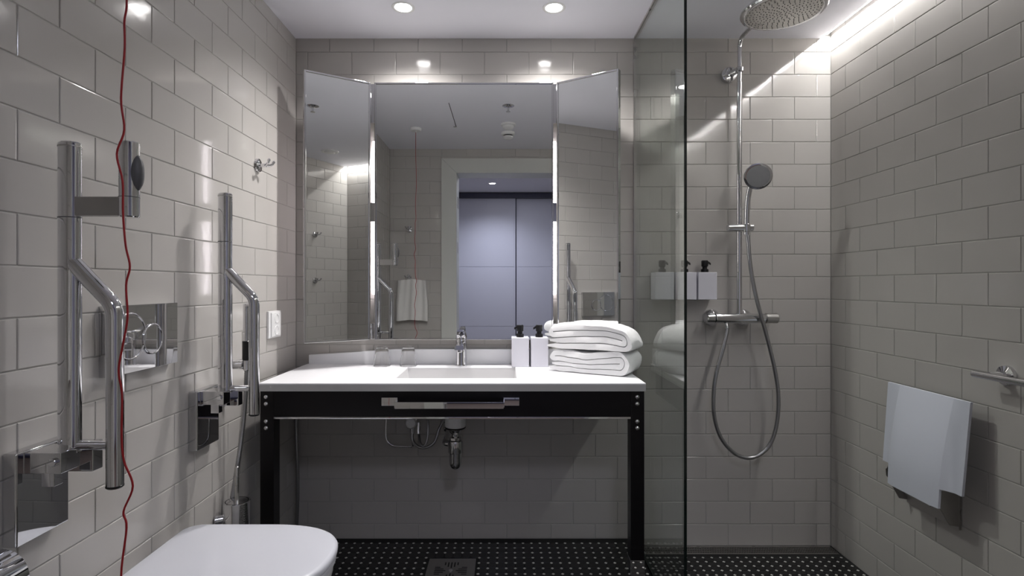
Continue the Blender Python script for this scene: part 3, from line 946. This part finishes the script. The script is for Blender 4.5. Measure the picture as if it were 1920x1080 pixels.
hp = [(1.068, 2.405, 1.391), (1.073, 2.40, 1.35), (1.075, 2.395, 1.29), (1.085, 2.39, 1.196), (1.108, 2.385, 1.079), (1.148, 2.388, 0.938), (1.183, 2.39, 0.797), (1.2, 2.39, 0.68), (1.195, 2.39, 0.562),
      (1.169, 2.392, 0.468), (1.12, 2.395, 0.414), (1.061, 2.395, 0.4), (1.002, 2.395, 0.426), (0.948, 2.395, 0.492), (0.92, 2.395, 0.586), (0.918, 2.395, 0.691), (0.934, 2.40, 0.785),
      (0.963, 2.405, 0.879), (0.981, 2.412, 0.943), (0.986, 2.416, 0.97)]
part('hose', tube(spline(hp, 8), 0.0085, 14), 'hose', sh, label='grey metal shower hose hanging in a loop')

# ------------------------------------------------------------------ folding shower seat
se = thing('folding_bench', 'white fold-up shower seat with chrome brackets on the tiled wall', 'bench', (XR, 1.86, 0.44))
cols = [-1.0, -0.97, -0.85, -0.74, -0.66, -0.655, -0.5, -0.25, 0, 0.25, 0.5, 0.655, 0.66, 0.74, 0.85, 0.97, 1.0]
NT = 14
yc_, hw_ = 1.853, 0.180
top, bot = [], []
bms = bmesh.new()
def seat_pt(s, t, th):
    zb = 0.446 if abs(s) < 0.6575 else 0.508
    z = 0.800 + (zb - 0.800) * t
    tt = (0.800 - z) / 0.354
    wid = 1.0 - 0.03 * tt
    e_ = min(1.0, max(0.0, (abs(s) - 0.56) / 0.30)); cen = 1.0 - e_ * e_ * (3 - 2 * e_)
    x = 1.432 - 0.028 * tt - 0.030 * cen * math.sin(min(1.0, tt * 1.25) * PI / 2) * (1 if tt < 0.8 else 1 - (tt - 0.8) * 0.6)
    return (x + th, yc_ + s * hw_ * wid, z)
F_, B_ = [], []
for s in cols:
    F_.append([bms.verts.new(seat_pt(s, k / NT, 0.0)) for k in range(NT + 1)])
    B_.append([bms.verts.new(seat_pt(s, k / NT, 0.008)) for k in range(NT + 1)])
nc = len(cols)
for i in range(nc - 1):
    for k in range(NT):
        bms.faces.new((F_[i][k], F_[i + 1][k], F_[i + 1][k + 1], F_[i][k + 1]))
        bms.faces.new((B_[i][k], B_[i][k + 1], B_[i + 1][k + 1], B_[i + 1][k]))
    bms.faces.new((F_[i][0], B_[i][0], B_[i + 1][0], F_[i + 1][0]))
    bms.faces.new((F_[i][NT], F_[i + 1][NT], B_[i + 1][NT], B_[i][NT]))
for k in range(NT):
    bms.faces.new((F_[0][k], F_[0][k + 1], B_[0][k + 1], B_[0][k]))
    bms.faces.new((F_[-1][k], B_[-1][k], B_[-1][k + 1], F_[-1][k + 1]))
part('seat_board', bms, 'seatwhite', se, angle=50)
for y in (1.778, 2.005):
    br = part('bracket', prism([(1.489, 0.505), (1.416, 0.500), (1.404, 0.485), (1.405, 0.462), (1.452, 0.376), (1.489, 0.370)], 'y', y - 0.002, y + 0.002), 'satin', se, smooth=False)
    part('pivot_pin', rod((1.418, y - 0.006, 0.487), (1.418, y + 0.006, 0.487), 0.007, 16), 'chrome', br)
part('cross_rail', box(1.468, 1.4735, 1.780, 2.003, 0.392, 0.428, 0.001), 'satin', se)
part('stop_knob', rod((1.468, 1.855, 0.415), (1.447, 1.855, 0.415), 0.009, 18), 'chrome', se)
part('wall_plate', box(1.482, 1.4905, 1.775, 2.008, 0.36, 0.52, 0.001), 'satin', se)

gb = thing('wall_rail', 'short chrome rail on round mount beside the shower seat', 'rail', (XR, 1.5, 0.89))
part('bar', rod((1.430, 1.660, 0.891), (1.430, 1.18, 0.891), 0.0105, 20), 'chrome', gb)
for y in (1.612, 1.23):
    fl = part('mount', lathe((XR, y, 0.893), (-1, 0, 0), [(0, -0.001), (0.030, -0.001), (0.031, 0.003), (0.029, 0.010), (0.012, 0.014), (0.011, 0.056), (0, 0.056)], 28), 'chrome', gb)


# ------------------------------------------------------------------ wall hooks
def wall_hook(p, d, label, group, prongs=True):
    """p: point on the wall, d: outward direction"""
    d = V(d); p = V(p)
    side = V((0, 0, 1)).cross(d)
    t = thing('wall_hook', label, 'hook', p, group)
    part('rosette', lathe(p, d, [(0, -0.001), (0.025, -0.001), (0.0265, 0.002), (0.025, 0.009), (0.018, 0.012), (0.010, 0.014), (0, 0.014)], 28), 'chrome', t)
    part('stem', rod(p + d * 0.012, p + d * 0.036, 0.0075, 18), 'chrome', t)
    for s in (-1, 1):
        pr = part('prong', tube(spline([p + d * 0.030, p + d * 0.040 + side * s * 0.010 + V((0, 0, 0.001)), p + d * 0.050 + side * s * 0.017 + V((0, 0, 0.006)), p + d * 0.054 + side * s * 0.020 + V((0, 0, 0.014))]), 0.0048, 12), 'chrome', t)
        q = p + d * 0.0545 + side * s * 0.0205 + V((0, 0, 0.016))
        part('ball', lathe(q, (0, 0, 1), [(0, -0.0065), (0.0046, -0.0046), (0.0065, 0), (0.0046, 0.0046), (0, 0.0065)], 16), 'chrome', pr)
    return t


wall_hook((XL, 2.10, 1.625), (1, 0, 0), 'chrome double hook on the left tiled wall beside the mirror', 'wall hooks')
wall_hook((-0.800, YF, 1.625), (0, 1, 0), 'bare chrome hook on the door wall above the hanging towel, seen in the mirror', 'wall hooks')
wall_hook((-0.807, YF, 1.225), (0, 1, 0), 'chrome hook on the door wall holding the hanging towel, seen in the mirror', 'wall hooks')
wall_hook((1.08, YF, 1.615), (0, 1, 0), 'upper of two chrome hooks on the door wall, seen in the left mirror wing', 'wall hooks')
wall_hook((1.08, YF, 1.205), (0, 1, 0), 'lower of two chrome hooks on the door wall, seen in the left mirror wing', 'wall hooks')

# towel hanging on the door wall hook
bmt = bmesh.new()
rings = []
NZ, NX = 16, 22
def htow(s, t, side):
    z = 1.213 - 0.012 * abs(s) - t * 0.335
    hw = 0.112 + 0.018 * min(1.0, t * 1.6) ** 0.8
    fold = 0.010 * math.sin(s * 7 + 0.6) * (0.3 + t) + 0.006 * math.sin(s * 15 + 2 * t)
    return (-0.772 + s * hw, YF + 0.038 + 0.012 * side + fold * (1 if side > 0 else 0.3), z)
A = [[bmt.verts.new(htow(-1 + 2 * i / NX, k / NZ, 1)) for i in range(NX + 1)] for k in range(NZ + 1)]
B = [[bmt.verts.new(htow(-1 + 2 * i / NX, k / NZ, -1)) for i in range(NX + 1)] for k in range(NZ + 1)]
for k in range(NZ):
    for i in range(NX):
        bmt.faces.new((A[k][i], A[k][i + 1], A[k + 1][i + 1], A[k + 1][i]))
        bmt.faces.new((B[k][i], B[k + 1][i], B[k + 1][i + 1], B[k][i + 1]))
    bmt.faces.new((A[k][0], A[k + 1][0], B[k + 1][0], B[k][0]))
    bmt.faces.new((A[k][NX], B[k][NX], B[k + 1][NX], A[k + 1][NX]))
for i in range(NX):
    bmt.faces.new((A[0][i], B[0][i], B[0][i + 1], A[0][i + 1]))
    bmt.faces.new((A[NZ][i], A[NZ][i + 1], B[NZ][i + 1], B[NZ][i]))
tag(obj('hanging_towel', bmt, 'towel2', angle=80), 'white towel hanging from a hook on the door wall, seen in the mirror', 'towel')


# ------------------------------------------------------------------ fold-up grab rails either side of the toilet
def grab_rail(y0, label, call):
    t = thing('grab_rail', label, 'grab rail', (XL, y0, 0.75), 'folded-up grab rails')
    pl = part('wall_plate', box(XL, -0.933, y0 - 0.063, y0 + 0.063, 0.658, 0.839, 0.004, 3), 'polish', t)
    hb = part('hinge_block', box(-0.9335, -0.862, y0 - 0.046, y0 + 0.020, 0.795, 0.836, 0.002), 'polish', t)
    part('hinge_cheek', box(-0.905, -0.848, y0 + 0.018, y0 + 0.046, 0.778, 0.838, 0.002), 'polish', hb)
    part('stop_tongue', box(-0.905, -0.880, y0 - 0.040, y0 - 0.018, 0.768, 0.797, 0.001), 'chrome', hb)
    part('hinge_pin', rod((-0.875, y0 - 0.052, 0.818), (-0.875, y0 + 0.05, 0.818), 0.008, 16), 'chrome', hb)
    po = part('post', rod((-0.881, y0, 0.822), (-0.881, y0, 1.450), 0.0215, 32, 0.0035, None, 0.78, 1.0), 'chrome', t)
    part('end_cap', rod((-0.881, y0, 1.4395), (-0.881, y0, 1.4425), 0.0221, 32, 0.0004, None, 0.79, 1.0), 'satin', po)
    part('joint_ring', rod((-0.881, y0, 1.297), (-0.881, y0, 1.299), 0.0218, 32, 0.0004, None, 0.785, 1.0), 'greyplastic', po)
    lo = part('loop', tube(fillet([(-0.876, y0, 1.209), (-0.790, y0, 1.118), (-0.790, y0, 0.758)], 0.022), 0.0158, 24), 'chrome', t)
    part('loop_cap', rod((-0.790, y0, 0.752), (-0.790, y0, 0.7595), 0.0163, 24), 'blackplastic', lo)
    part('loop_link', rod((-0.872, y0, 0.838), (-0.796, y0, 0.838), 0.0095, 18), 'chrome', lo)
    if call:
        ca = part('button_arm', box(-0.866, -0.762, y0 - 0.010, y0 + 0.010, 1.301, 1.339, 0.001), 'brushed', t, label='flat satin arm holding the call button')
        gp = part('button_grip', rod((-0.761, y0, 1.298), (-0.761, y0, 1.450), 0.0185, 28, 0.002), 'chrome', t)
        part('grip_ring', rod((-0.761, y0, 1.338), (-0.761, y0, 1.3395), 0.0189, 28, 0.0003), 'greyplastic', gp)
        part('button_pad', lathe((-0.7475, y0, 1.388), (1, 0, 0), [(0.038, -0.006), (0.038, 0.0), (0.035, 0.006), (0.026, 0.0115), (0.012, 0.0145), (0, 0.015)], 28, 0.36, 1.0), 'greyplastic', gp, label='dark grey oval push pad')
    return t


grab_rail(1.098, 'folded-up chrome grab rail with call button grip, nearest the red cord', True)
grab_rail(1.706, 'folded-up chrome grab rail without button grip, beside the vanity', False)

# ------------------------------------------------------------------ alarm pull cord
al = thing('alarm_cord', 'thin red alarm pull cord hanging from the ceiling by the left wall', 'cord', (-0.647, 0.925, ZC))
part('ceiling_switch', lathe((-0.647, 0.925, ZC), (0, 0, -1), [(0, -0.001), (0.040, -0.001), (0.041, 0.003), (0.039, 0.016), (0.034, 0.020), (0.006, 0.020), (0.005, 0.030), (0, 0.030)], 32), 'plastic', al)
cp = [(-0.647, 2.27), (-0.648, 2.1), (-0.643, 1.9), (-0.650, 1.75), (-0.646, 1.647), (-0.651, 1.611), (-0.651, 1.565), (-0.655, 1.479), (-0.648, 1.425), (-0.66, 1.384), (-0.651, 1.338), (-0.652, 1.284), (-0.649, 1.229),
      (-0.642, 1.193), (-0.648, 1.161), (-0.644, 1.106), (-0.651, 1.057), (-0.657, 1.016), (-0.652, 0.975), (-0.655, 0.902), (-0.652, 0.861), (-0.637, 0.818), (-0.652, 0.775),
      (-0.646, 0.748), (-0.653, 0.666), (-0.648, 0.58), (-0.652, 0.48), (-0.65, 0.32)]
part('pull_cord', tube(spline([(x, 0.925 + 0.003 * math.sin(z * 17), z) for x, z in cp], 6), 0.0017, 8), 'cord', al)
part('pull_knob', lathe((-0.65, 0.925, 0.275), (0, 0, 1), [(0, 0), (0.012, 0.003), (0.016, 0.014), (0.010, 0.036), (0.004, 0.048), (0, 0.048)], 20), 'cord', al)

# ------------------------------------------------------------------ wall-hung toilet
TY = 1.405
to = thing('toilet', 'white wall-hung toilet with closed lid between the grab rails', 'toilet', (XL, TY, 0.14))


def d_outline(x0, x1, b, z, n=2.5, cnt=48, rb=0.045):
    """D-shaped plan: straight back at x0, rounded front reaching x1, half width b"""
    a = b * 1.32
    xc = x1 - a
    P = []
    for k in range(cnt + 1):
        th = -PI / 2 + PI * k / cnt
        c, s = math.cos(th), math.sin(th)
        P.append((xc + a * abs(c) ** (2 / n), TY + b * (abs(s) ** (2 / n)) * (1 if s > 0 else -1), z))
    rb = min(rb, (xc - x0) * 0.9)
    for k in range(9):
        th = PI / 2 + PI / 2 * k / 8
        P.append((x0 + rb + rb * math.cos(th), TY + b - rb + rb * math.sin(th), z))
    for k in range(9):
        th = PI + PI / 2 * k / 8
        P.append((x0 + rb + rb * math.cos(th), TY - b + rb + rb * math.sin(th), z))
    return P


bwl = loft([d_outline(XL + 0.002, -0.70, 0.10, 0.135), d_outline(XL + 0.002, -0.62, 0.125, 0.17), d_outline(XL + 0.002, -0.53, 0.155, 0.27),
            d_outline(XL + 0.002, -0.468, 0.172, 0.36), d_outline(XL + 0.002, -0.458, 0.176, 0.40), d_outline(XL + 0.002, -0.458, 0.176, 0.418), d_outline(XL + 0.004, -0.462, 0.172, 0.421)])
part('bowl', bwl, 'ceramic', to, angle=50)
part('seat', loft([d_outline(-0.922, -0.456, 0.177, 0.4225), d_outline(-0.924, -0.451, 0.181, 0.4255), d_outline(-0.924, -0.450, 0.181, 0.438), d_outline(-0.922, -0.454, 0.178, 0.4415)]), 'lid', to, angle=50)
part('lid', loft([d_outline(-0.923, -0.453, 0.179, 0.4435), d_outline(-0.925, -0.447, 0.183, 0.446), d_outline(-0.925, -0.446, 0.184, 0.456), d_outline(-0.923, -0.450, 0.181, 0.4625), d_outline(-0.918, -0.458, 0.175, 0.4655),
                  d_outline(-0.89, -0.50, 0.14, 0.4672), d_outline(-0.80, -0.62, 0.06, 0.468)]), 'lid', to, angle=50)
for s in (-1, 1):
    part('hinge', rod((-0.936, TY + s * 0.078 - 0.02, 0.44), (-0.936, TY + s * 0.078 + 0.02, 0.44), 0.011, 18), 'chrome', to)

fp = thing('flush_plate', 'polished chrome flush plate with two overlapping ring buttons above the toilet', 'flush plate', (XL, 1.416, 0.94))
part('plate', box(XL, -0.936, 1.282, 1.550, 0.942, 1.112, 0.0015), 'polish', fp)
for (y, z, r, dx) in ((1.352, 1.034, 0.0570, 0.0), (1.438, 1.020, 0.0385, 0.001)):
    part('button_ring', tube([(-0.9345 + dx, y + r * math.cos(2 * PI * k / 48), z + r * math.sin(2 * PI * k / 48)) for k in range(48)], 0.0024, 10, closed=True), 'chrome', fp)
    part('button_face', lathe((-0.9365, y, z), (1, 0, 0), [(0, 0.0022 + dx), (r - 0.002, 0.0022 + dx), (r - 0.001, 0.0)], 48), 'polish', fp)

# roll holder at the picture's lower left edge
rh = thing('roll_holder', 'chrome covered toilet roll holder below the nearest grab rail', 'roll holder', (XL, 0.93, 0.6))
part('cover', lathe((-0.910, 0.875, 0.635), (0, 1, 0), [(0, 0), (0.046, 0.0), (0.050, 0.004), (0.050, 0.106), (0.046, 0.110), (0, 0.110)], 40), 'chrome', rh)
part('back_plate', box(XL, XL + 0.006, 0.885, 0.975, 0.60, 0.68, 0.002), 'chrome', rh)

# ------------------------------------------------------------------ hand spray, brush, socket
bs = thing('bidet_spray', 'chrome hand spray with black trigger grip on the wall beside the toilet', 'hand spray', (XL, 1.88, 0.9))
hldr = part('holder', rod((XL, 1.875, 0.888), (-0.902, 1.875, 0.888), 0.0165, 22), 'chrome', bs)
part('holder_base', lathe((XL, 1.875, 0.888), (1, 0, 0), [(0, -0.001), (0.024, -0.001), (0.024, 0.007), (0.02, 0.010), (0, 0.010)], 24), 'blackplastic', hldr)
part('holder_socket', rod((-0.892, 1.872, 0.868), (-0.892, 1.872, 0.905), 0.0125, 20), 'chrome', hldr)
bx_, by_ = -0.893, 1.872
part('spray_body', rod((bx_, by_, 0.965), (bx_, by_, 1.098), 0.0115, 20), 'chrome', bs)
part('spray_head', rod((bx_ - 0.004, by_, 1.088), (bx_ + 0.024, by_, 1.100), 0.0115, 20), 'chrome', bs)
part('grip', rod((bx_, by_, 0.903), (bx_, by_, 0.970), 0.0135, 20), 'blackplastic', bs, label='black plastic grip')
part('trigger', tube(spline([(bx_ + 0.010, by_, 0.933), (bx_ + 0.024, by_, 0.94), (bx_ + 0.030, by_, 0.96), (bx_ + 0.030, by_, 0.985)]), 0.0034, 10), 'blackplastic', bs)
part('spray_hose', tube(resample(spline([(-0.892, 1.872, 0.87), (-0.898, 1.872, 0.76), (-0.908, 1.868, 0.64), (-0.922, 1.86, 0.52), (-0.934, 1.85, 0.42), (-0.944, 1.845, 0.33), (-0.952, 1.845, 0.25)]), 0.0042), 0.0075, 12, ribs=0.08), 'hose', bs)

tb = thing('toilet_brush', 'chrome wall-mounted toilet brush in cylindrical holder behind the toilet lid', 'toilet brush', (-0.9, 1.815, 0.3))
part('holder', lathe((-0.898, 1.815, 0.30), (0, 0, 1), [(0, 0), (0.040, 0.0), (0.042, 0.003), (0.042, 0.138), (0.041, 0.141), (0.036, 0.141), (0.036, 0.12), (0, 0.12)], 36), 'chrome', tb)
part('brush_lid', lathe((-0.898, 1.815, 0.436), (0, 0, 1), [(0, 0), (0.034, 0), (0.034, 0.005), (0.010, 0.008), (0, 0.008)], 30), 'chrome', tb)
part('brush_handle', rod((-0.898, 1.815, 0.44), (-0.898, 1.815, 0.556), 0.0068, 18, 0.002), 'satin', tb)
part('wall_clip', rod((XL, 1.79, 0.385), (-0.935, 1.805, 0.385), 0.016, 20), 'chrome', tb)

so = thing('power_socket', 'white double power socket on the left wall above the worktop', 'socket', (XL, 2.24, 1.0))
part('frame', box(XL, XL + 0.010, 2.182, 2.300, 0.945, 1.056, 0.003), 'plastic', so)
part('face', box(XL + 0.008, XL + 0.016, 2.197, 2.286, 0.952, 1.049, 0.002), 'plastic', so)
for z in (0.976, 1.025):
    iw = part('socket_well', lathe((XL + 0.0155, 2.2415, z), (1, 0, 0), [(0.019, 0.0), (0.019, 0.0025), (0.017, 0.0025), (0.016, -0.003), (0, -0.003)], 28), 'plastic', so)
    for s in (-1, 1):
        part('pin_hole', lathe((XL + 0.0128, 2.2415 + s * 0.0065, z), (1, 0, 0), [(0.0028, -0.001), (0.0028, 0.0006), (0, 0.0006)], 10), 'slot', iw)

# ------------------------------------------------------------------ ceiling fittings seen in the mirror
spk = thing('sprinkler', 'small chrome sprinkler on the ceiling, seen in the mirror', 'sprinkler', (0.017, 1.42, ZC))
part('escutcheon', lathe((0.017, 1.42, ZC), (0, 0, -1), [(0, -0.001), (0.038, -0.001), (0.038, 0.003), (0.024, 0.010), (0.008, 0.012), (0, 0.012)], 32), 'chrome', spk)
part('stem', rod((0.017, 1.42, ZC - 0.010), (0.017, 1.42, ZC - 0.038), 0.006, 16), 'chrome', spk)
part('deflector', lathe((0.017, 1.42, ZC - 0.037), (0, 0, -1), [(0, 0), (0.014, 0), (0.014, 0.003), (0, 0.004)], 20), 'satin', spk)
sd = thing('smoke_detector', 'round white smoke detector on the ceiling, seen in the mirror', 'detector', (0.019, 1.03, ZC))
part('base', lathe((0.019, 1.03, ZC), (0, 0, -1), [(0, -0.001), (0.052, -0.001), (0.052, 0.010), (0.047, 0.014), (0, 0.014)], 36), 'plastic', sd)
part('dome', lathe((0.019, 1.03, ZC - 0.013), (0, 0, -1), [(0.040, 0), (0.038, 0.014), (0.026, 0.025), (0, 0.028)], 36), 'plastic', sd)
ms = thing('ceiling_sensor', 'round white ceiling sensor with dark band nearest the door, seen in the mirror', 'sensor', (0.018, 0.82, ZC))
part('base', lathe((0.018, 0.82, ZC), (0, 0, -1), [(0, -0.001), (0.050, -0.001), (0.050, 0.016), (0.044, 0.022), (0, 0.022)], 36), 'plastic', ms)
part('dark_band', lathe((0.018, 0.82, ZC - 0.021), (0, 0, -1), [(0, 0), (0.034, 0), (0.034, 0.010), (0, 0.010)], 32), 'blackplastic', ms)
part('cap', lathe((0.018, 0.82, ZC - 0.030), (0, 0, -1), [(0, 0), (0.038, 0), (0.036, 0.010), (0.024, 0.018), (0, 0.020)], 32), 'plastic', ms)
vt = thing('ceiling_vent', 'round white exhaust valve on the ceiling, seen in the left mirror wing', 'vent', (0.93, 0.66, ZC))
part('rim', lathe((0.93, 0.66, ZC), (0, 0, -1), [(0.045, 0.002), (0.058, 0.010), (0.070, 0.008), (0.074, 0.0), (0.074, -0.001)], 36), 'plastic', vt)
part('disc', lathe((0.93, 0.66, ZC), (0, 0, -1), [(0, 0.002), (0.044, 0.002), (0.044, 0.014), (0.03, 0.018), (0, 0.018)], 36), 'plastic', vt)
hs2 = thing('ceiling_hatch_seam', 'thin dark slot in the ceiling, seen in the mirror', 'seam', (-0.352, 1.22, ZC))
part('slot', box(-0.3545, -0.3505, 0.97, 1.47, ZC - 0.0012, ZC + 0.0005), 'slot', hs2, smooth=False)
part('catch', box(-0.372, -0.35, 0.962, 0.972, ZC - 0.004, ZC + 0.0005, 0.0005), 'satin', hs2)
